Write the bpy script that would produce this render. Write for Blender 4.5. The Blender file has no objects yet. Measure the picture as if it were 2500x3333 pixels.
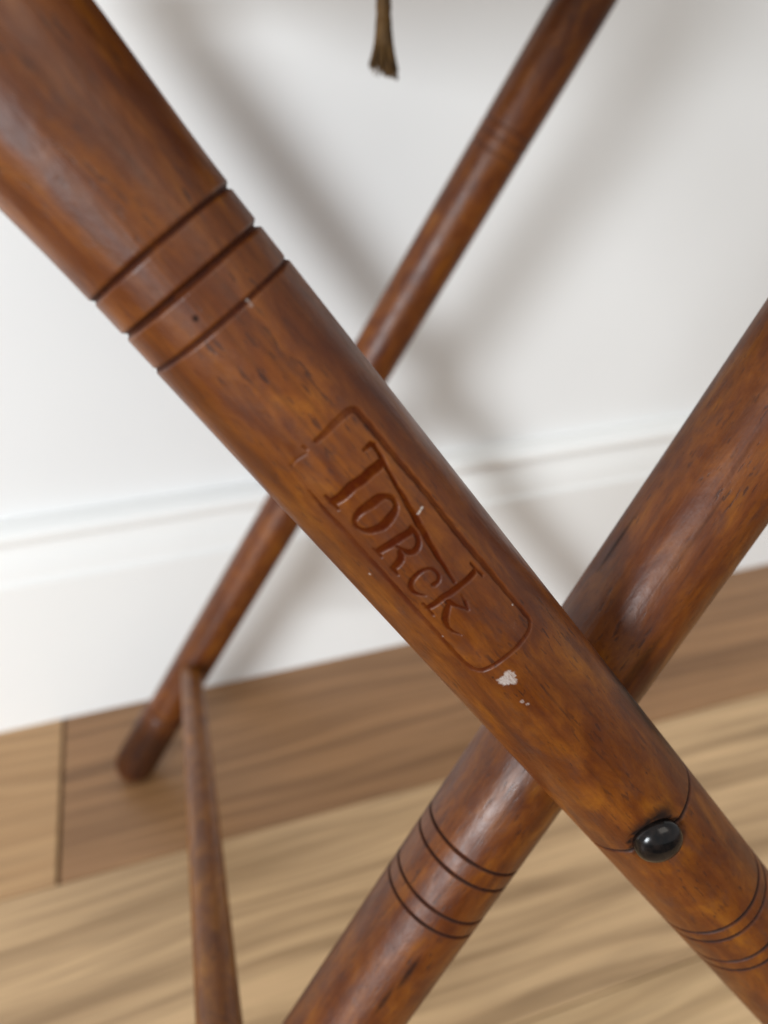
import bpy, math, random
import numpy as np
from mathutils import Vector, Matrix

random.seed(4)
rng = np.random.default_rng(4)
scene = bpy.context.scene
col = scene.collection

# ------------------------------------------------------------------ camera
YAW, PITCH = math.radians(17.92), math.radians(32.0)
cam_d = bpy.data.cameras.new('camera')
cam = bpy.data.objects.new('camera', cam_d)
col.objects.link(cam)
cam.location = (0.0, -0.4818, 0.4536)
cam.rotation_euler = (math.pi / 2 - PITCH, 0.0, -YAW)
cam_d.sensor_fit = 'VERTICAL'
cam_d.sensor_height = 36.0
cam_d.sensor_width = 27.0
cam_d.lens = 27.04
cam_d.clip_start = 0.01
cam_d.clip_end = 50.0
cam_d.dof.use_dof = True
cam_d.dof.focus_distance = 0.139
cam_d.dof.aperture_fstop = 11.0
scene.camera = cam

# ------------------------------------------------------------------ room light
world = bpy.data.worlds.new('World')
scene.world = world
world.use_nodes = True
bg = world.node_tree.nodes['Background']
bg.inputs['Color'].default_value = (0.94, 0.97, 1.0, 1)
bg.inputs['Strength'].default_value = 0.47


def area_light(name, loc, target, sx, sy, power, color):
    d = bpy.data.lights.new(name, 'AREA')
    d.shape = 'RECTANGLE'
    d.size, d.size_y = sx, sy
    d.energy = power
    d.color = color
    o = bpy.data.objects.new(name, d)
    col.objects.link(o)
    o.location = loc
    o.rotation_euler = (Vector(target) - Vector(loc)).to_track_quat('-Z', 'Y').to_euler()
    return o


area_light('window_light', (-1.85, -1.95, 0.66), (0.12, -0.05, 0.3), 0.66, 0.72, 63, (0.90, 0.955, 1.0))
area_light('ceiling_light', (0.55, -1.7, 2.0), (0.15, -0.2, 0.2), 1.3, 1.3, 13, (1.0, 0.92, 0.80))

vs = scene.view_settings
vs.view_transform = 'Standard'
vs.look = 'None'
vs.gamma = 1.0
vs.use_curve_mapping = False
vs.exposure = 0.08


# ------------------------------------------------------------------ helpers
def new_obj(name, me, mat=None, parent=None):
    o = bpy.data.objects.new(name, me)
    col.objects.link(o)
    if mat is not None and me is not None:
        me.materials.append(mat)
    if parent is not None:
        o.parent = parent
    return o


def empty(name, loc=(0, 0, 0)):
    o = bpy.data.objects.new(name, None)
    o.empty_display_size = 0.02
    col.objects.link(o)
    o.location = loc
    return o


def mesh(name, verts, faces, smooth=True):
    me = bpy.data.meshes.new(name)
    me.from_pydata([tuple(v) for v in verts], [], faces)
    me.update()
    if smooth:
        me.polygons.foreach_set('use_smooth', [True] * len(me.polygons))
    return me


def grid_mesh(name, V, wrap=True, caps=True, marks=None):
    """V: rows x cols x 3 array -> quad mesh, closed round the columns, fan caps at both ends"""
    nr, nc, _ = V.shape
    idx = np.arange(nr * nc).reshape(nr, nc)
    a = idx[:-1]
    b = idx[1:]
    if wrap:
        a2, b2 = np.roll(a, -1, 1), np.roll(b, -1, 1)
    else:
        a, a2, b, b2 = a[:, :-1], a[:, 1:], b[:, :-1], b[:, 1:]
    quads = np.stack([a, b, b2, a2], -1).reshape(-1, 4)
    verts = V.reshape(-1, 3)
    tris = np.zeros((0, 3), int)
    if caps:
        c0, c1 = V[0].mean(0), V[-1].mean(0)
        verts = np.vstack([verts, c0, c1])
        i0 = nr * nc
        r0, r1 = idx[0], idx[-1]
        t0 = np.stack([np.full(nc, i0), r0, np.roll(r0, -1)], -1)
        t1 = np.stack([np.full(nc, i0 + 1), np.roll(r1, -1), r1], -1)
        tris = np.vstack([t0, t1])
    me = bpy.data.meshes.new(name)
    me.vertices.add(len(verts))
    me.vertices.foreach_set('co', verts.astype(np.float32).ravel())
    nl = quads.size + tris.size
    me.loops.add(nl)
    me.loops.foreach_set('vertex_index', np.concatenate([quads.ravel(), tris.ravel()]).astype(np.int32))
    me.polygons.add(len(quads) + len(tris))
    ls = np.concatenate([np.arange(len(quads)) * 4, quads.size + np.arange(len(tris)) * 3])
    me.polygons.foreach_set('loop_start', ls.astype(np.int32))
    me.update(calc_edges=True)
    me.validate()
    me.polygons.foreach_set('use_smooth', [True] * len(me.polygons))
    if marks is not None:
        m = marks.reshape(-1, 4)
        if caps:
            m = np.vstack([m, np.zeros((2, 4))])
        at = me.color_attributes.new('marks', 'FLOAT_COLOR', 'POINT')
        at.data.foreach_set('color', m.astype(np.float32).ravel())
    return me


def box_mesh(name, x0, x1, y0, y1, z0, z1, b=0.0):
    """box with chamfered top edges of width b"""
    v = [(x0, y0, z0), (x1, y0, z0), (x1, y1, z0), (x0, y1, z0),
         (x0, y0, z1 - b), (x1, y0, z1 - b), (x1, y1, z1 - b), (x0, y1, z1 - b),
         (x0 + b, y0 + b, z1), (x1 - b, y0 + b, z1), (x1 - b, y1 - b, z1), (x0 + b, y1 - b, z1)]
    f = [(3, 2, 1, 0), (8, 9, 10, 11)]
    for i in range(4):
        j = (i + 1) % 4
        f.append((i, j, 4 + j, 4 + i))
        f.append((4 + i, 4 + j, 8 + j, 8 + i))
    return mesh(name, v, f, smooth=False)


class NT:
    """small node-tree writer"""
    def __init__(self, name):
        self.m = bpy.data.materials.new(name)
        self.m.use_nodes = True
        self.t = self.m.node_tree
        self.bsdf = self.t.nodes['Principled BSDF']

    def n(self, typ, **kw):
        nd = self.t.nodes.new(typ)
        for k, v in kw.items():
            setattr(nd, k, v)
        return nd

    def l(self, a, b):
        self.t.links.new(a, b)

    def coords(self, scale, kind='Object', loc=(0, 0, 0)):
        tc = self.n('ShaderNodeTexCoord')
        mp = self.n('ShaderNodeMapping')
        mp.inputs['Scale'].default_value = scale
        mp.inputs['Location'].default_value = loc
        self.l(tc.outputs[kind], mp.inputs['Vector'])
        return mp.outputs['Vector']

    def noise(self, vec, scale=1.0, detail=3.0, rough=0.55, dist=0.0):
        nd = self.n('ShaderNodeTexNoise')
        nd.inputs['Scale'].default_value = scale
        nd.inputs['Detail'].default_value = detail
        nd.inputs['Roughness'].default_value = rough
        nd.inputs['Distortion'].default_value = dist
        self.l(vec, nd.inputs['Vector'])
        return nd.outputs['Fac']

    def ramp(self, fac, stops, interp='LINEAR'):
        nd = self.n('ShaderNodeValToRGB')
        cr = nd.color_ramp
        cr.interpolation = interp
        while len(cr.elements) < len(stops):
            cr.elements.new(0.5)
        for e, (p, c) in zip(cr.elements, stops):
            e.position = p
            e.color = (*c, 1) if isinstance(c, tuple) else (c, c, c, 1)
        self.l(fac, nd.inputs['Fac'])
        return nd.outputs['Color']

    def mix(self, fac, a, b, blend='MIX'):
        nd = self.n('ShaderNodeMix', data_type='RGBA', blend_type=blend)
        for sock, v in ((nd.inputs[0], fac), (nd.inputs[6], a), (nd.inputs[7], b)):
            if isinstance(v, bpy.types.NodeSocket):
                self.l(v, sock)
            elif isinstance(v, tuple):
                sock.default_value = (*v, 1)
            else:
                sock.default_value = v
        return nd.outputs[2]

    def math(self, op, a, b=0.0, clamp=False):
        nd = self.n('ShaderNodeMath', operation=op, use_clamp=clamp)
        for sock, v in ((nd.inputs[0], a), (nd.inputs[1], b)):
            if isinstance(v, bpy.types.NodeSocket):
                self.l(v, sock)
            else:
                sock.default_value = v
        return nd.outputs[0]

    def bump(self, h, strength, dist):
        nd = self.n('ShaderNodeBump')
        nd.inputs['Strength'].default_value = strength
        nd.inputs['Distance'].default_value = dist
        self.l(h, nd.inputs['Height'])
        self.l(nd.outputs['Normal'], self.bsdf.inputs['Normal'])

    def set(self, **kw):
        for k, v in kw.items():
            s = self.bsdf.inputs[k.replace('_', ' ')]
            if isinstance(v, bpy.types.NodeSocket):
                self.l(v, s)
            else:
                s.default_value = (*v, 1) if isinstance(v, tuple) else v


# ------------------------------------------------------------------ materials
def varnished_beech(name, seed=0.0, marks=False, tone=1.0, gold=1.0):
    """stained and varnished beech turned along the local z axis (metres)"""
    T = NT(name)
    o = (seed, seed * 1.7, seed * 0.6)

    def k(r, g, b):
        return (r * tone, g * tone * gold, b * tone * gold)
    # mottled patches where the stain lies thin (orange) or thick (red brown)
    patch = T.noise(T.coords((180, 180, 70), loc=o), 1.0, 5, 0.62, 0.5)
    c = T.ramp(patch, [(0.28, k(0.076, 0.0150, 0.0016)), (0.45, k(0.112, 0.0265, 0.0023)),
                       (0.58, k(0.158, 0.0420, 0.0028)), (0.76, k(0.240, 0.0760, 0.0042))])
    # slow change along and round the leg
    slow = T.ramp(T.noise(T.coords((45, 45, 14), loc=o), 1.0, 2), [(0.32, 0.84), (0.68, 1.14)])
    c = T.mix(1.0, c, slow, 'MULTIPLY')
    # fine grain lines
    streak = T.noise(T.coords((1300, 1300, 38), loc=o), 1.0, 3, 0.6, 0.25)
    s = T.ramp(streak, [(0.30, 0.80), (0.5, 1.0), (0.70, 1.10)])
    c = T.mix(1.0, c, s, 'MULTIPLY')
    # short dark pores, the flecks of beech
    fl = T.ramp(T.noise(T.coords((1500, 1500, 300), loc=(seed + 5, 3, 1)), 1.0, 2, 0.5, 0.2), [(0.60, 0.0), (0.67, 0.9)])
    area = T.ramp(T.noise(T.coords((170, 170, 80), loc=o), 1.0, 3), [(0.40, 0.10), (0.62, 0.80)])
    fl = T.math('MULTIPLY', fl, area)
    c = T.mix(fl, c, (0.026, 0.0075, 0.004))
    # longer dark dashes
    da = T.ramp(T.noise(T.coords((800, 800, 120), loc=(seed + 9, 2, 4)), 1.0, 3, 0.6), [(0.69, 0.0), (0.76, 0.5)])
    c = T.mix(da, c, (0.032, 0.009, 0.0045))
    # purplish smudges of old polish
    sm = T.ramp(T.noise(T.coords((260, 260, 110), loc=(seed + 3, 1, 2)), 1.0, 5, 0.7), [(0.53, 0.0), (0.70, 0.50)])
    c = T.mix(sm, c, (0.062, 0.022, 0.014))
    rough = T.ramp(T.noise(T.coords((230, 230, 110), loc=o), 1.0, 4), [(0.3, 0.32), (0.7, 0.50)])
    if marks:
        at = T.n('ShaderNodeAttribute', attribute_name='marks')
        sep = T.n('ShaderNodeSeparateColor')
        T.l(at.outputs['Color'], sep.inputs[0])
        # stain gathered in the cut grooves and stamped letters
        g = T.math('MULTIPLY', sep.outputs[0], T.ramp(T.noise(T.coords((500, 500, 500)), 1.0, 4, 0.7), [(0.3, 0.55), (0.6, 0.95)]), True)
        c = T.mix(g, c, (0.056, 0.0085, 0.0022))
        rough = T.mix(g, rough, (0.66, 0.66, 0.66))
        # black dirt, and the bag's shade painted on the far leg's top
        dn = T.ramp(T.noise(T.coords((420, 420, 200)), 1.0, 4, 0.7), [(0.28, 0.45), (0.55, 1.0)])
        dk = T.math('MULTIPLY', sep.outputs[2], dn)
        c = T.mix(dk, c, (0.014, 0.010, 0.009))
        # chalky scuffs where the finish is scraped
        sn = T.noise(T.coords((3600, 3600, 1000), loc=o), 1.0, 5, 0.8, 1.0)
        q = T.math('ADD', sep.outputs[1], T.math('MULTIPLY', T.math('SUBTRACT', sn, 0.5), 2.0))
        q = T.math('MULTIPLY', T.ramp(q, [(0.25, 0.0), (1.35, 0.9)]), T.ramp(sep.outputs[1], [(0.05, 0.0), (0.3, 1.0)]))
        c = T.mix(q, c, (0.46, 0.40, 0.36))
        rough = T.mix(q, rough, (0.8, 0.8, 0.8))
    T.set(Base_Color=c, Roughness=rough, Coat_Weight=0.0)
    T.bsdf.inputs['Specular IOR Level'].default_value = 0.34
    if marks:
        dull = T.math('MAXIMUM', sep.outputs[0], sep.outputs[2])
        T.l(T.math('SUBTRACT', 0.38, T.math('MULTIPLY', dull, 0.37)), T.bsdf.inputs['Specular IOR Level'])
    h = T.math('ADD', T.math('MULTIPLY', streak, 0.5), T.math('MULTIPLY', T.noise(T.coords((420, 420, 210)), 1.0, 3), 1.2))
    h = T.math('SUBTRACT', h, T.math('MULTIPLY', fl, 0.4))
    T.bump(h, 0.30, 0.00035)
    return T.m


def plank_material(name, light, dark, seed):
    T = NT(name)
    o = (seed, seed * 2.3, 0)
    warp = T.noise(T.coords((2.2, 9, 9), loc=o), 1.0, 2, 0.5)
    base = T.coords((2.6, 95, 95), loc=o)
    add = T.n('ShaderNodeVectorMath', operation='ADD')
    comb = T.n('ShaderNodeCombineXYZ')
    T.l(T.math('MULTIPLY', warp, 7.0), comb.inputs[1])
    T.l(base, add.inputs[0])
    T.l(comb.outputs[0], add.inputs[1])
    g = T.noise(add.outputs[0], 1.0, 5, 0.62, 0.3)
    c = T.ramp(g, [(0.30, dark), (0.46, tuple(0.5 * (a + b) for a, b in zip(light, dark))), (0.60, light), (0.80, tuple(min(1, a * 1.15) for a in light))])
    fine = T.ramp(T.noise(T.coords((14, 420, 420), loc=o), 1.0, 3), [(0.3, 0.84), (0.7, 1.08)])
    c = T.mix(1.0, c, fine, 'MULTIPLY')
    T.set(Base_Color=c, Roughness=T.ramp(g, [(0.3, 0.42), (0.7, 0.34)]))
    T.bump(T.noise(T.coords((12, 500, 500)), 1.0, 3), 0.12, 0.0004)
    return T.m


def wall_paint(name, colr, rough, bump):
    T = NT(name)
    n = T.noise(T.coords((6, 6, 9)), 1.0, 5)
    c = T.ramp(n, [(0.3, tuple(x * 0.985 for x in colr)), (0.7, colr)])
    T.set(Base_Color=c, Roughness=rough)
    T.bump(T.noise(T.coords((900, 900, 900)), 1.0, 3), bump, 0.0003)
    return T.m


M_wall = wall_paint('wall_paint', (0.80, 0.80, 0.795), 0.62, 0.10)
M_trim = wall_paint('trim_paint', (0.86, 0.86, 0.845), 0.34, 0.03)


def plain(name, colr, rough, **kw):
    T = NT(name)
    n = T.noise(T.coords((400, 400, 400)), 1.0, 3)
    c = T.ramp(n, [(0.3, tuple(x * 0.75 for x in colr)), (0.7, tuple(x * 1.2 for x in colr))])
    T.set(Base_Color=c, Roughness=rough, **kw)
    return T.m


M_stud = NT('black_stud')
_w = M_stud.noise(M_stud.coords((420, 420, 420)), 1.0, 4, 0.6)
M_stud.set(Base_Color=M_stud.ramp(_w, [(0.4, (0.004, 0.0035, 0.0035)), (0.75, (0.016, 0.010, 0.008))]),
           Roughness=M_stud.ramp(_w, [(0.35, 0.12), (0.7, 0.26)]), Specular_IOR_Level=0.32)
M_stud = M_stud.m
M_gap = plain('plank_gap_filler', (0.03, 0.022, 0.015), 0.9)
M_tassel = NT('olive_brown_thread')
_t = M_tassel.noise(M_tassel.coords((1600, 1600, 120)), 1.0, 3)
M_tassel.set(Base_Color=M_tassel.ramp(_t, [(0.3, (0.030, 0.0125, 0.0010)), (0.7, (0.150, 0.068, 0.0065))]), Roughness=0.75)
M_tassel = M_tassel.m
M_bag = NT('brown_bag_cloth')
_t = M_bag.noise(M_bag.coords((500, 500, 500)), 1.0, 3)
M_bag.set(Base_Color=M_bag.ramp(_t, [(0.3, (0.05, 0.03, 0.015)), (0.7, (0.13, 0.085, 0.04))]), Roughness=0.9)
M_bag = M_bag.m

# ------------------------------------------------------------------ setting: wall, skirting, floor of planks
wall = new_obj('wall', box_mesh('wall', -1.6, 2.2, 0.0135, 0.13, 0.0, 2.4), M_wall)
wall['kind'] = 'structure'

# skirting profile (y, z), extruded along the wall
prof = [(0.0, 0.0), (-0.0165, 0.0), (-0.0165, 0.1285), (-0.0160, 0.1300), (-0.0146, 0.1312), (-0.0140, 0.1330),
        (-0.0132, 0.1390), (-0.0118, 0.1450), (-0.0098, 0.1510), (-0.0088, 0.1545), (-0.0086, 0.1562), (-0.0120, 0.1578)]
for k in range(0, 9):
    a = -0.35 * math.pi + k / 8 * (0.85 * math.pi)
    prof.append((-0.0088 - 0.0058 * math.cos(a), 0.1648 + 0.0072 * math.sin(a)))
prof += [(-0.0060, 0.1735), (0.0, 0.1745)]
pv, pf = [], []
for x in (-1.6, 2.2):
    pv += [(x, y + 0.0135, z) for y, z in prof]
n_ = len(prof)
pf = [(i, i + 1, n_ + i + 1, n_ + i) for i in range(n_ - 1)]
pf += [tuple(range(n_ - 1, -1, -1)), tuple(range(n_, 2 * n_))]
sk = new_obj('skirting_board', mesh('skirting_board', pv, pf, smooth=False), M_trim)
sk['kind'] = 'structure'

floor = new_obj('floor', box_mesh('floor', -1.6, 2.2, -1.9, 0.13, -0.03, -0.006), M_gap)
floor['kind'] = 'structure'
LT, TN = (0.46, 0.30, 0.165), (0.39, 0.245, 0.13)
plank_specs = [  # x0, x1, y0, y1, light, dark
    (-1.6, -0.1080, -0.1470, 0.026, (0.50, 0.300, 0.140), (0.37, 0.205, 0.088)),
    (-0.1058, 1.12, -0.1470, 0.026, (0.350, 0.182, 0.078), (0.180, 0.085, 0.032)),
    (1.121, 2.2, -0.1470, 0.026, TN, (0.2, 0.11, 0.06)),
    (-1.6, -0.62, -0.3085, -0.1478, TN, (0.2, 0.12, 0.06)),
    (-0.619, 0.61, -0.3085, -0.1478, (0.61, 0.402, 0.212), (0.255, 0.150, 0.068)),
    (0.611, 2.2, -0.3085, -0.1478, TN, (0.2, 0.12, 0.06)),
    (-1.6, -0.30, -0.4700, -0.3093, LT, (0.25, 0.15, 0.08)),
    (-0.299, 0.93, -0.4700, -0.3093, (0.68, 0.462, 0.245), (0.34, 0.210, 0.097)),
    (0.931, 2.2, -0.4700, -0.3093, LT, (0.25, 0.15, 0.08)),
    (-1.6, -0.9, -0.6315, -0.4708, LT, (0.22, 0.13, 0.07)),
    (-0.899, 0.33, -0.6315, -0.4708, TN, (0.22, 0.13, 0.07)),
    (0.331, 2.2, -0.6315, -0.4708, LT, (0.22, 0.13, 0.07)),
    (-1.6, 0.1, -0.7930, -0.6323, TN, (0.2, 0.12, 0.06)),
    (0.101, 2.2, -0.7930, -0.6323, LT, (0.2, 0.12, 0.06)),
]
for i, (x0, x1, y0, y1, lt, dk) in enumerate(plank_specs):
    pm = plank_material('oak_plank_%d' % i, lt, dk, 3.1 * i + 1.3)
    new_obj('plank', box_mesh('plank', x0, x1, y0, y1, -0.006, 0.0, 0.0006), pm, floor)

# ------------------------------------------------------------------ the folding stand
stand = empty('folding_stand', (0.12, -0.22, 0.0))
stand['label'] = 'reddish brown varnished folding wooden stand with crossed turned legs, by the white skirting'
stand['category'] = 'folding stand'


def to_frame(o, P0, d, ey):
    """place o so that its local z runs along d and its local y faces ey"""
    d = Vector(d).normalized()
    ey = Vector(ey)
    ey = (ey - d * ey.dot(d)).normalized()
    ex = ey.cross(d)
    m = Matrix.Identity(4)
    for i in range(3):
        m[i][0], m[i][1], m[i][2], m[i][3] = ex[i], ey[i], d[i], P0[i]
    return m


def place(o, m, parent):
    o.parent = parent
    o.matrix_parent_inverse = Matrix.Identity(4)
    pw = Matrix.Translation(parent.location) if parent is stand else WM[parent.name]
    o.matrix_basis = pw.inverted() @ m
    WM[o.name] = m


WM = {}
R0 = 0.01292


def smooth(x):
    x = np.clip(x, 0, 1)
    return x * x * (3 - 2 * x)


def wobble(t, th, seed, amp):
    r = np.random.default_rng(seed)
    w = np.zeros(np.broadcast(t, th).shape)
    for _ in range(10):
        kz, kt = r.uniform(15, 140), r.integers(0, 4)
        w = w + np.sin(kz * t + kt * th + r.uniform(0, 6.28)) * r.uniform(0.3, 1.0) * 30 / (30 + kz)
    return w * amp * 0.3


def rows(t0, t1, step, dense):
    """sample positions along the leg: coarse everywhere, fine in the dense spans"""
    s = list(np.arange(t0, t1, step)) + [t1]
    for a, b, st in dense:
        s = [x for x in s if x < a or x > b] + list(np.arange(a, b, st))
    return np.unique(np.round(np.array(sorted(s)), 6))


def groove_profile(t, grooves):
    """sum of turned grooves: (centre, half width, depth)"""
    d = np.zeros_like(t)
    m = np.zeros_like(t)
    for c, hw, dep in grooves:
        x = np.clip(1 - np.abs(t - c) / hw, 0, 1)
        s = smooth(x)
        d = np.maximum(d, dep * s)
        m = np.maximum(m, smooth(x * 1.25))
    return d, m


STROKES = {
    'frame': [(35.66, -7.57, 0.41), (36.77, -7.63, 0.47), (38.98, -7.77, 0.58), (40.75, -7.79, 0.67), (42.07, -7.72, 0.74), (43.43, -7.66, 0.79), (44.84, -7.61, 0.81), (46.34, -7.6, 0.82), (47.93, -7.63, 0.8), (50.16, -7.62, 0.78), (53.03, -7.6, 0.76), (55.42, -7.59, 0.77), (57.33, -7.61, 0.81), (59.48, -7.62, 0.81), (61.87, -7.63, 0.79), (64.19, -7.61, 0.77), (66.44, -7.54, 0.78), (68.82, -7.52, 0.77), (71.34, -7.53, 0.77), (73.39, -7.53, 0.76), (74.98, -7.52, 0.76), (76.41, -7.42, 0.77), (77.68, -7.25, 0.79), (78.66, -6.89, 0.8), (79.34, -6.36, 0.81), (79.76, -5.66, 0.79), (79.89, -4.77, 0.75), (79.94, -3.54, 0.73), (79.89, -1.98, 0.73), (79.88, -0.27, 0.73), (79.89, 1.57, 0.73), (79.82, 3.16, 0.74), (79.67, 4.49, 0.76), (79.33, 5.49, 0.77), (78.78, 6.15, 0.77), (78.0, 6.48, 0.77), (76.97, 6.47, 0.76), (74.99, 6.44, 0.79), (72.05, 6.4, 0.86), (69.12, 6.38, 0.91), (66.21, 6.38, 0.96), (63.39, 6.33, 1.0), (60.66, 6.25, 1.04), (58.18, 6.22, 1.05), (55.95, 6.26, 1.03), (52.7, 6.33, 1.0), (48.45, 6.43, 0.97), (45.45, 6.45, 0.96), (43.7, 6.38, 0.98), (41.89, 6.33, 0.99), (40.02, 6.3, 1.0), (38.1, 6.29, 1.03), (36.16, 6.29, 1.08), (34.3, 6.3, 1.1), (32.52, 6.3, 1.08), (31.31, 6.22, 1.04), (30.65, 6.06, 0.98), (30.2, 5.58, 0.95), (29.95, 4.77, 0.96), (29.84, 3.64, 0.96), (29.87, 2.19, 0.97), (29.91, 0.74, 0.91), (29.98, -0.71, 0.77), (30.02, -1.43, 0.7)],
    'frame2': [(30.06, -3.35, 0.33), (29.51, -3.43, 0.35)],
    'framefaint': [(30.51, -3.8, 0.31), (30.49, -5.64, 0.35), (30.83, -6.91, 0.36), (33.27, -7.27, 0.36), (35.66, -7.55, 0.41)],
    'Tstem': [(39.17, -5.47, 1.34), (38.88, -1.84, 1.5), (38.99, 0.75, 1.54), (39.12, 3.54, 1.43)],
    'Tserif': [(37.73, -5.96, 0.49), (39.19, -5.97, 0.73), (40.55, -5.88, 0.44)],
    'Tbar': [(35.82, 3.12, 0.53), (35.84, 3.56, 0.61), (35.88, 4.43, 0.76), (36.48, 4.79, 0.81), (37.66, 4.62, 0.76), (39.06, 4.34, 0.72), (40.7, 3.95, 0.69), (42.15, 3.65, 0.7), (43.41, 3.44, 0.72), (44.87, 3.21, 0.78), (46.54, 2.94, 0.88), (48.17, 2.67, 0.98), (49.78, 2.4, 1.1), (50.68, 2.24, 1.14), (50.87, 2.19, 1.11), (51.7, 2.05, 1.05), (53.14, 1.8, 0.98), (54.61, 1.55, 0.9), (56.08, 1.3, 0.82), (57.51, 1.11, 0.74), (58.88, 0.97, 0.65), (60.29, 0.8, 0.59), (61.76, 0.6, 0.54), (62.49, 0.5, 0.52)],
    'o': [(43.57, -5.2, 0.54), (43.39, -4.9, 0.65), (43.02, -4.3, 0.87), (42.84, -3.46, 1.09), (42.84, -2.37, 1.31), (42.86, -1.42, 1.4), (42.91, -0.58, 1.36), (43.05, 0.14, 1.22), (43.29, 0.77, 0.98), (43.67, 1.24, 0.82), (44.2, 1.57, 0.73), (44.77, 1.67, 0.69), (45.4, 1.54, 0.69), (45.87, 1.28, 0.78), (46.2, 0.89, 0.95), (46.48, 0.25, 1.16), (46.73, -0.63, 1.39), (46.86, -1.48, 1.46), (46.87, -2.31, 1.34), (46.77, -3.12, 1.21), (46.56, -3.9, 1.03), (46.25, -4.52, 0.87), (45.83, -4.99, 0.73), (45.33, -5.31, 0.62), (44.76, -5.5, 0.58), (44.24, -5.49, 0.55), (43.8, -5.3, 0.54), (43.57, -5.2, 0.54)],
    'Rstem': [(50.14, -5.33, 1.07), (50.2, -2.68, 1.22), (50.57, 0.66, 1.16)],
    'Rserif': [(49.31, -5.86, 0.43), (51.23, -5.74, 0.4)],
    'Rbowl': [(50.1, 0.92, 0.66), (50.52, 0.92, 0.68), (51.37, 0.93, 0.71), (52.14, 0.76, 0.76), (52.82, 0.41, 0.8), (53.31, -0.05, 0.88), (53.58, -0.6, 0.99), (53.63, -1.14, 0.99), (53.46, -1.64, 0.88), (53.03, -2.02, 0.76), (52.37, -2.26, 0.64), (51.8, -2.46, 0.54), (51.33, -2.61, 0.46), (51.1, -2.68, 0.43)],
    'Rleg': [(52.12, -2.86, 0.67), (52.39, -2.98, 0.78), (52.94, -3.23, 0.99), (53.37, -3.68, 1.12), (53.68, -4.33, 1.16), (53.89, -4.9, 1.09), (53.99, -5.39, 0.93), (54.38, -5.65, 0.73), (55.06, -5.68, 0.52), (55.4, -5.69, 0.41)],
    'c': [(60.48, -2.2, 0.85), (60.47, -1.96, 0.81), (60.46, -1.47, 0.72), (60.22, -1.05, 0.66), (59.77, -0.72, 0.63), (59.2, -0.57, 0.58), (58.52, -0.62, 0.54), (57.95, -0.85, 0.52), (57.51, -1.28, 0.53), (57.24, -1.91, 0.58), (57.15, -2.74, 0.67), (57.25, -3.57, 0.73), (57.53, -4.38, 0.76), (57.92, -4.98, 0.78), (58.42, -5.39, 0.79), (58.99, -5.61, 0.76), (59.63, -5.62, 0.69), (60.29, -5.35, 0.55), (60.97, -4.78, 0.34), (61.31, -4.49, 0.24)],
    'kstem': [(63.52, -5.63, 0.94), (63.36, -2.34, 1.07), (63.6, 0.82, 1.03), (63.83, 4.21, 0.94)],
    'kserif1': [(62.25, 4.66, 0.41), (65.33, 4.86, 0.49)],
    'kserif2': [(62.51, -5.76, 0.52), (65.2, -5.75, 0.42)],
    'karm': [(64.56, -2.32, 0.87), (66.28, -1.59, 0.49), (67.56, -0.84, 0.38), (68.09, -0.66, 0.38)],
    'karm2': [(65.07, 0.06, 0.24), (66.52, -0.21, 0.52), (68.04, -0.63, 0.35)],
    'kleg': [(64.73, -2.12, 0.69), (65.04, -2.55, 0.8), (65.67, -3.42, 1.03), (66.33, -4.12, 1.1), (67.02, -4.65, 1.0), (67.88, -5.03, 0.86), (68.9, -5.25, 0.69), (69.89, -5.1, 0.49), (70.85, -4.58, 0.29), (71.33, -4.32, 0.18)],
}


def stamp_depth(T, A):
    """0..1 cut mask of the stamped cartouche and lettering; T, A in mm along and round the leg"""
    out = np.zeros(T.shape)
    sel = (T > 27) & (T < 83) & (np.abs(A) < 10.5)
    t, a = T[sel], A[sel]
    best = np.zeros(t.shape)
    for nm, pts in STROKES.items():
        for (t0, a0, w0), (t1, a1, w1) in zip(pts[:-1], pts[1:]):
            near = (t > min(t0, t1) - 2) & (t < max(t0, t1) + 2) & (a > min(a0, a1) - 2) & (a < max(a0, a1) + 2)
            if not near.any():
                continue
            x, y = t[near], a[near]
            dx, dy = t1 - t0, a1 - a0
            L2 = dx * dx + dy * dy + 1e-9
            u = np.clip(((x - t0) * dx + (y - a0) * dy) / L2, 0, 1)
            dist = np.hypot(x - t0 - u * dx, y - a0 - u * dy)
            w = (w0 + (w1 - w0) * u) * 0.5 * (1.07 + 0.08 * np.sin(2.1 * x + 1.7 * y))
            f = smooth((w - dist) / 0.34 + 0.5)
            if nm == 'framefaint':
                f = f * 0.3
            if nm == 'frame':
                f = f * (0.72 + 0.2 * np.sin(0.35 * x + 0.8) * np.sin(0.5 * y))
            f = f * np.clip(0.5 + w0 * 0.8, 0, 1)
            best[near] = np.maximum(best[near], f)
    out[sel] = best
    return out


# --- the near leg, stamped: t in metres from its local origin, downwards
t = rows(-0.16, 0.42, 0.004, [(-0.0065, 0.0125, 0.00022), (0.0275, 0.0925, 0.00013), (0.1285, 0.1465, 0.00025), (0.168, 0.192, 0.00025)])
th = np.unique(np.round(np.concatenate([np.linspace(-math.pi, math.pi, 140, endpoint=False),
                                        np.arange(-0.84, 0.66, 0.0105)]), 5))
TT, TH = np.meshgrid(t, th, indexing='ij')
Tm, Am = TT * 1000, TH * R0 * 1000
rad = np.full(TT.shape, R0)
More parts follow.
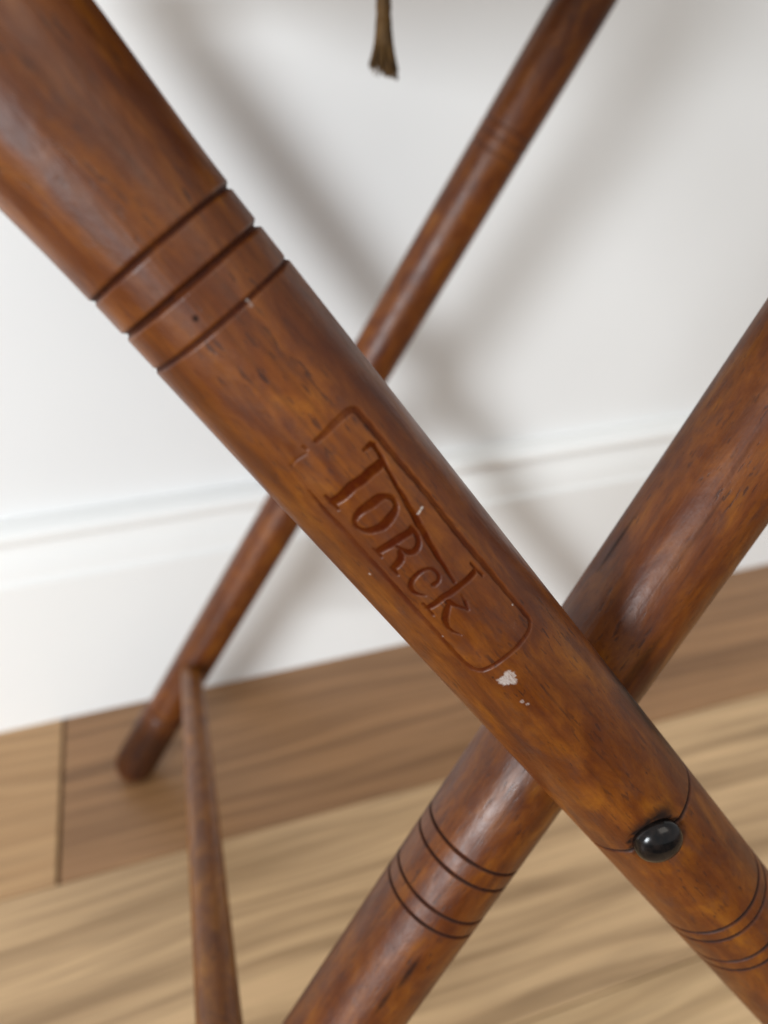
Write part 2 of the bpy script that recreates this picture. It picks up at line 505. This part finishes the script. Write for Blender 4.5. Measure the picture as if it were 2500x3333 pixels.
# a little fuller above the turned rings, a touch slimmer band between them
rad += 0.0009 * smooth((-0.004 - TT) / 0.03) * smooth((0.10 + TT) / 0.06)
rad -= 0.00018 * ((TT > -0.0031) & (TT < 0.0093))
rad += wobble(TT, TH, 3, 0.00010)
gd, gm = groove_profile(TT, [(-0.0031, 0.00066, 0.00056), (0.00305, 0.00074, 0.00090), (0.00925, 0.00056, 0.00045),
                             (0.1372, 0.00075, 0.0006),
                             (0.1713, 0.00080, 0.00055), (0.1752, 0.00080, 0.00055), (0.1845, 0.00080, 0.00055), (0.1886, 0.00080, 0.00055)])
st = stamp_depth(Tm, Am)
sd = np.hypot(Tm - 137.2, Am + 1.93)                                       # distance from the pivot stud
seat = smooth((6.4 + 0.35 * np.sin(5 * np.arctan2(Am + 1.93, Tm - 137.2) + 1) - sd) / 1.3)
uneven = 0.8 + 0.25 * np.sin(Tm * 0.9 + 1.3) * np.sin(Am * 1.1 + Tm * 0.35)
rad -= gd * (0.85 + 0.15 * np.sin(3 * TH + TT * 900)) + st * uneven * 0.00034 + seat * 0.00035
marks = np.zeros(TT.shape + (4,))
marks[..., 3] = 1
marks[..., 0] = np.maximum(st, gm * 0.9)
ang = np.arctan2((Am + 3.25) / 1.9, (Tm - 83.9) / 1.75)
blob = np.hypot((Am + 3.25) / 1.9, (Tm - 83.9) / 1.75) / (1 + 0.16 * np.sin(3 * ang + 0.6) + 0.10 * np.sin(5 * ang) + 0.06 * np.sin(11 * ang))
marks[..., 1] = 0.80 * smooth((1.12 - blob) / 0.5)
for ct, ca, w, s in [(89.73, -4.0, .5, .5), (90.83, -3.58, .4, .5), (76.57, 3.55, 1.0, .16), (73.63, 5.67, .22, .8), (53.27, -9.82, .3, .7),
                     (54.85, -9.01, 1.0, .10), (62.15, -10.21, 1.3, .14), (69.97, -7.15, .2, .8), (10.0, 3.9, .35, .5), (9.3, 4.1, .35, .5)]:
    marks[..., 1] = np.maximum(marks[..., 1], s * smooth(1.6 - 1.2 * np.hypot(Tm - ct, Am - ca) / w))
u = np.clip((Am - 3.2) / 1.1, 0, 1)
marks[..., 1] = np.maximum(marks[..., 1], 0.85 * smooth(1.5 - np.hypot(Tm - (49.3 - 0.25 * u), Am - (3.2 + 1.1 * u)) / 0.22))
dark = smooth(1.5 - np.hypot(Tm - 6.7, Am + 3.0) / 0.42)                      # small worm hole
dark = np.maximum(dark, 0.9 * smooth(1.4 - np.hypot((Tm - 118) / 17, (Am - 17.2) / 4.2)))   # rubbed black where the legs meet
dark = np.maximum(dark, 0.95 * smooth(1.5 - np.hypot((Tm - 133.0) / 3.0, (Am + 0.6) / 5.0)))  # soot round the stud
dark = np.maximum(dark, gm * (TT > 0.13) * 1.0)
dark = np.maximum(dark, 0.95 * smooth((6.3 + 0.5 * np.sin(Tm * 3.1) - sd) / 1.0) * (0.35 + 0.65 * smooth((138.5 - Tm) / 4)))
dark = np.maximum(dark, gm * (TT < 0.02) * 0.55)
marks[..., 2] = dark
V = np.stack([rad * np.sin(TH), rad * np.cos(TH), TT], -1)
M_leg = varnished_beech('varnished_beech_stamped', 0.0, True)
leg_a = new_obj('leg', grid_mesh('leg', V, marks=marks), M_leg)
leg_a['label'] = 'near leg with two turned bands and stamped lettering in a cartouche'
mA = to_frame(leg_a, (0.00632, -0.36532, 0.42546), (0.5588, -0.22327, -0.79868), (-0.05267, -0.97069, 0.2345))
place(leg_a, mA, stand)

# domed black stud of the pivot
pr = []
for k in range(13):
    a = k / 12 * math.pi / 2
    pr.append((0.0050 * math.cos(a) ** 0.92, 0.0029 * math.sin(a)))
sv = np.array([[(r * math.cos(p), r * math.sin(p), z) for p in np.linspace(0, 2 * math.pi, 40, endpoint=False)]
               for r, z in [(0.0047, -0.002), (0.0050, -0.0004)] + [(max(r, 1e-5), z) for r, z in pr]])
stud = new_obj('pivot_stud', grid_mesh('pivot_stud', sv), M_stud)
stud['label'] = 'black domed pivot stud'
a_ = -0.1494
loc = Vector((0.01285 * math.sin(a_), 0.01285 * math.cos(a_), 0.1372))
zz = Vector((math.sin(a_), math.cos(a_), 0))
xx = Vector((0, 0, 1))
yy = zz.cross(xx)
mm = Matrix.Identity(4)
for i in range(3):
    mm[i][0], mm[i][1], mm[i][2], mm[i][3] = xx[i], yy[i], zz[i], loc[i]
place(stud, mA @ mm, leg_a)


def plain_leg(t0, t1, grooves, seed, P0, d, ey, mat, radius=None, step=0.003, stains_and_shade=(), ncol=96, dirt=0.85):
    t = rows(t0, t1, step, [(c - hw * 1.6, c + hw * 1.6, hw / 5) for c, hw, dp in grooves])
    th = np.linspace(-math.pi, math.pi, ncol, endpoint=False)
    TT, TH = np.meshgrid(t, th, indexing='ij')
    rad = radius(TT) if radius else np.full(TT.shape, R0)
    rad = rad + wobble(TT, TH, seed, 0.00010)
    gd, gm = groove_profile(TT, grooves)
    rad = rad - gd
    mk = np.zeros(TT.shape + (4,))
    mk[..., 3] = 1
    mk[..., 0] = gm * dirt
    mk[..., 2] = gm * dirt
    for ct, ca, wt, wa, s in stains_and_shade:
        mk[..., 2] = np.maximum(mk[..., 2], s * smooth(1.5 - np.hypot((TT - ct) / wt, (TH * R0 - ca) / wa)))
    V = np.stack([rad * np.sin(TH), rad * np.cos(TH), TT], -1)
    o = new_obj('leg', grid_mesh('leg', V, marks=mk), mat)
    m = to_frame(o, P0, d, ey)
    place(o, m, stand)
    return o, m


# --- the leg it crosses
M_leg_b = varnished_beech('varnished_beech_crossing', 7.3, True, 0.84)
leg_b, mB = plain_leg(-0.22, 0.26, [(0.0972, 0.00065, 0.0005), (0.1023, 0.00065, 0.0005), (0.1129, 0.00065, 0.0005), (0.1175, 0.00065, 0.0005)],
                      11, (0.11113, -0.36697, 0.36769), (-0.54776, -0.09201, -0.83156), (-0.61251, -0.63295, 0.4735), M_leg_b,
                      stains_and_shade=[(0.038, 0.0088, 0.008, 0.0012, 0.55), (0.008, 0.0024, 0.012, 0.0004, 0.4), (-0.010, 0.0010, 0.008, 0.0004, 0.3), (0.131, 0.0060, 0.005, 0.0007, 0.8),
                              (0.141, 0.0050, 0.004, 0.0006, 0.7), (0.070, 0.0117, 0.004, 0.0009, 0.7), (0.018, -0.0115, 0.007, 0.0006, 0.7)], step=0.0015, ncol=200)
leg_b['label'] = 'leg crossing behind the stamped one, two pairs of fine turned rings'

# --- the far legs by the wall
M_leg_d = varnished_beech('varnished_beech_far', 13.1, True, 0.95)


def far_radius(T):
    r = np.full(T.shape, R0)
    r = r + 0.0012 * smooth((T - (footD - 0.068)) / 0.008)          # thicker shod foot
    r = r * (1 - 0.30 * smooth((T - (footD - 0.010)) / 0.010) ** 2)
    return r


eD = (-0.41846, -0.89896, 0.12945)
_top, _foot = Vector((0.1973, -0.1177, 0.4432)), Vector((-0.0590, -0.0745, 0.004))
dD = (_foot - _top).normalized()
PD = _top + dD * 0.05
footD = (_foot - PD).length
leg_d, mD = plain_leg(-0.17, footD, [(-0.0160, 0.0010, 0.0003), (-0.0105, 0.0010, 0.0003), (-0.0045, 0.0010, 0.0003), (footD - 0.066, 0.0015, 0.0008)],
                      17, PD, dD, eD, M_leg_d, far_radius,
                      stains_and_shade=[(footD - 0.03, 0.0, 0.030, 0.05, 0.75), (0.349, 0.004, 0.010, 0.009, 0.7), (-0.10, 0.0, 0.05, 0.05, 0.5)], dirt=0.3)  # last patch paints the bag's shade into the colour round the top
leg_d['label'] = 'far leg standing close to the skirting, with a rounded foot'
foot2, cross2 = Vector((0.2860, -0.0850, 0.004)), Vector((0.1130, -0.0724, 0.2582))
d2 = (foot2 - cross2).normalized()
L2 = (foot2 - cross2).length
leg_e, mE = plain_leg(-0.27, L2, [], 23, tuple(cross2), tuple(d2), (0, -1, 0), varnished_beech('varnished_beech_far_crossing', 19.7, True, 0.95))
leg_e['label'] = 'far crossing leg hidden behind the stamped leg'


def rail(name, a, b, r0, r1, mat, bulge=0.0):
    a, b = Vector(a), Vector(b)
    L = (b - a).length
    ts = np.linspace(0, L, 80)
    thr = np.linspace(-math.pi, math.pi, 48, endpoint=False)
    TT, TH = np.meshgrid(ts, thr, indexing='ij')
    u = TT / L
    rad = r0 + (r1 - r0) * u + bulge * np.sin(np.pi * u) + wobble(TT, TH, 31, 0.00012)
    V = np.stack([rad * np.sin(TH), rad * np.cos(TH), TT], -1)
    o = new_obj(name, grid_mesh(name, V, marks=np.zeros(TT.shape + (4,))), mat)
    m = to_frame(o, a, (b - a), (0, -0.4, 1))
    place(o, m, stand)
    return o


M_rail = varnished_beech('varnished_beech_rail', 29.9, False, 1.35, 1.25)
rail('stretcher', (-0.0050, -0.0750, 0.0950), (-0.0132, -0.385, 0.2017), 0.0066, 0.0073, M_rail)


def along(m, s):
    return (m @ Vector((0, 0, s)))


rail('top_rail', along(mA, -0.150), along(mB, -0.212), 0.008, 0.008, M_rail)
rail('top_rail', along(mE, -0.262), along(mD, -0.163), 0.008, 0.008, M_rail)

# ------------------------------------------------------------------ work bag slung between the top rails (its tassel hangs into view)
A0, B0 = along(mA, -0.150), along(mB, -0.212)
A1, B1 = along(mE, -0.262), along(mD, -0.163)
nu, nv = 40, 40
bv = np.zeros((nv, nu, 3))
for j in range(nv):
    v = j / (nv - 1)
    for i in range(nu):
        u_ = 0.18 + 0.64 * i / (nu - 1)
        p = (A0.lerp(B0, u_)).lerp(A1.lerp(B1, u_), v)
        sag = (4 * v * (1 - v)) ** 0.6
        p.z -= sag * 0.042 * (0.75 + 0.25 * math.sin(math.pi * (i / (nu - 1)))) + 0.0015 * math.sin(i * 1.1 + 2 * v)
        bv[j, i] = p
bag_me = grid_mesh('work_bag', bv, wrap=False, caps=False)
bag = new_obj('work_bag', bag_me, M_bag)
sol = bag.modifiers.new('thickness', 'SOLIDIFY')
sol.thickness = 0.002
bag['label'] = 'brown cloth work bag slung between the top rails above the crossed legs'
bag['category'] = 'bag'

# ------------------------------------------------------------------ tassel
tas = empty('tassel', (0.0990, -0.1752, 0.4418))
tas['label'] = 'small olive brown thread tassel hanging on a cord in front of the white wall'
tas['category'] = 'tassel'


def lathe(name, prof, seg=24, flute=0.0, nf=9):
    ph = np.linspace(0, 2 * math.pi, seg, endpoint=False)
    V = np.array([[(r * (1 + flute * math.sin(nf * p)) * math.cos(p), r * (1 + flute * math.sin(nf * p)) * math.sin(p), z) for p in ph] for r, z in prof])
    return grid_mesh(name, V)


cord = new_obj('cord', lathe('cord', [(0.0027 + 0.00012 * math.sin(k * 1.9), 0.060 - k * 0.0011) for k in range(42)]), M_tassel, tas)
head = new_obj('binding', lathe('binding', [(0.0022, 0.0165), (0.0028, 0.0150), (0.0029, 0.0125), (0.0030, 0.0100), (0.0033, 0.0080), (0.0028, 0.0060)], 24, 0.05), M_tassel, tas)
fv, ff = [], []
for s in range(150):
    a = random.uniform(0, 2 * math.pi)
    q = math.sqrt(random.random())
    r0, r1 = 0.0028 * q, 0.0053 * q * random.uniform(0.85, 1.1)
    z1 = random.gauss(0, 0.0011) - 0.0016 * math.cos(a - 0.3)
    base = len(fv)
    for k in range(5):
        w = k / 4
        r = r0 + (r1 - r0) * w ** 1.5
        cx, cy = r * math.cos(a + 0.15 * w), r * math.sin(a + 0.15 * w)
        z = 0.0120 + (z1 - 0.0120) * w
        for m in range(4):
            b = m * math.pi / 2 + a
            fv.append((cx + 0.00038 * math.cos(b), cy + 0.00038 * math.sin(b), z))
    for k in range(4):
        for m in range(4):
            n2 = (m + 1) % 4
            ff.append((base + k * 4 + m, base + (k + 1) * 4 + m, base + (k + 1) * 4 + n2, base + k * 4 + n2))
fr = new_obj('fringe', mesh('fringe', fv, ff), M_tassel, tas)
fr['kind'] = 'stuff'
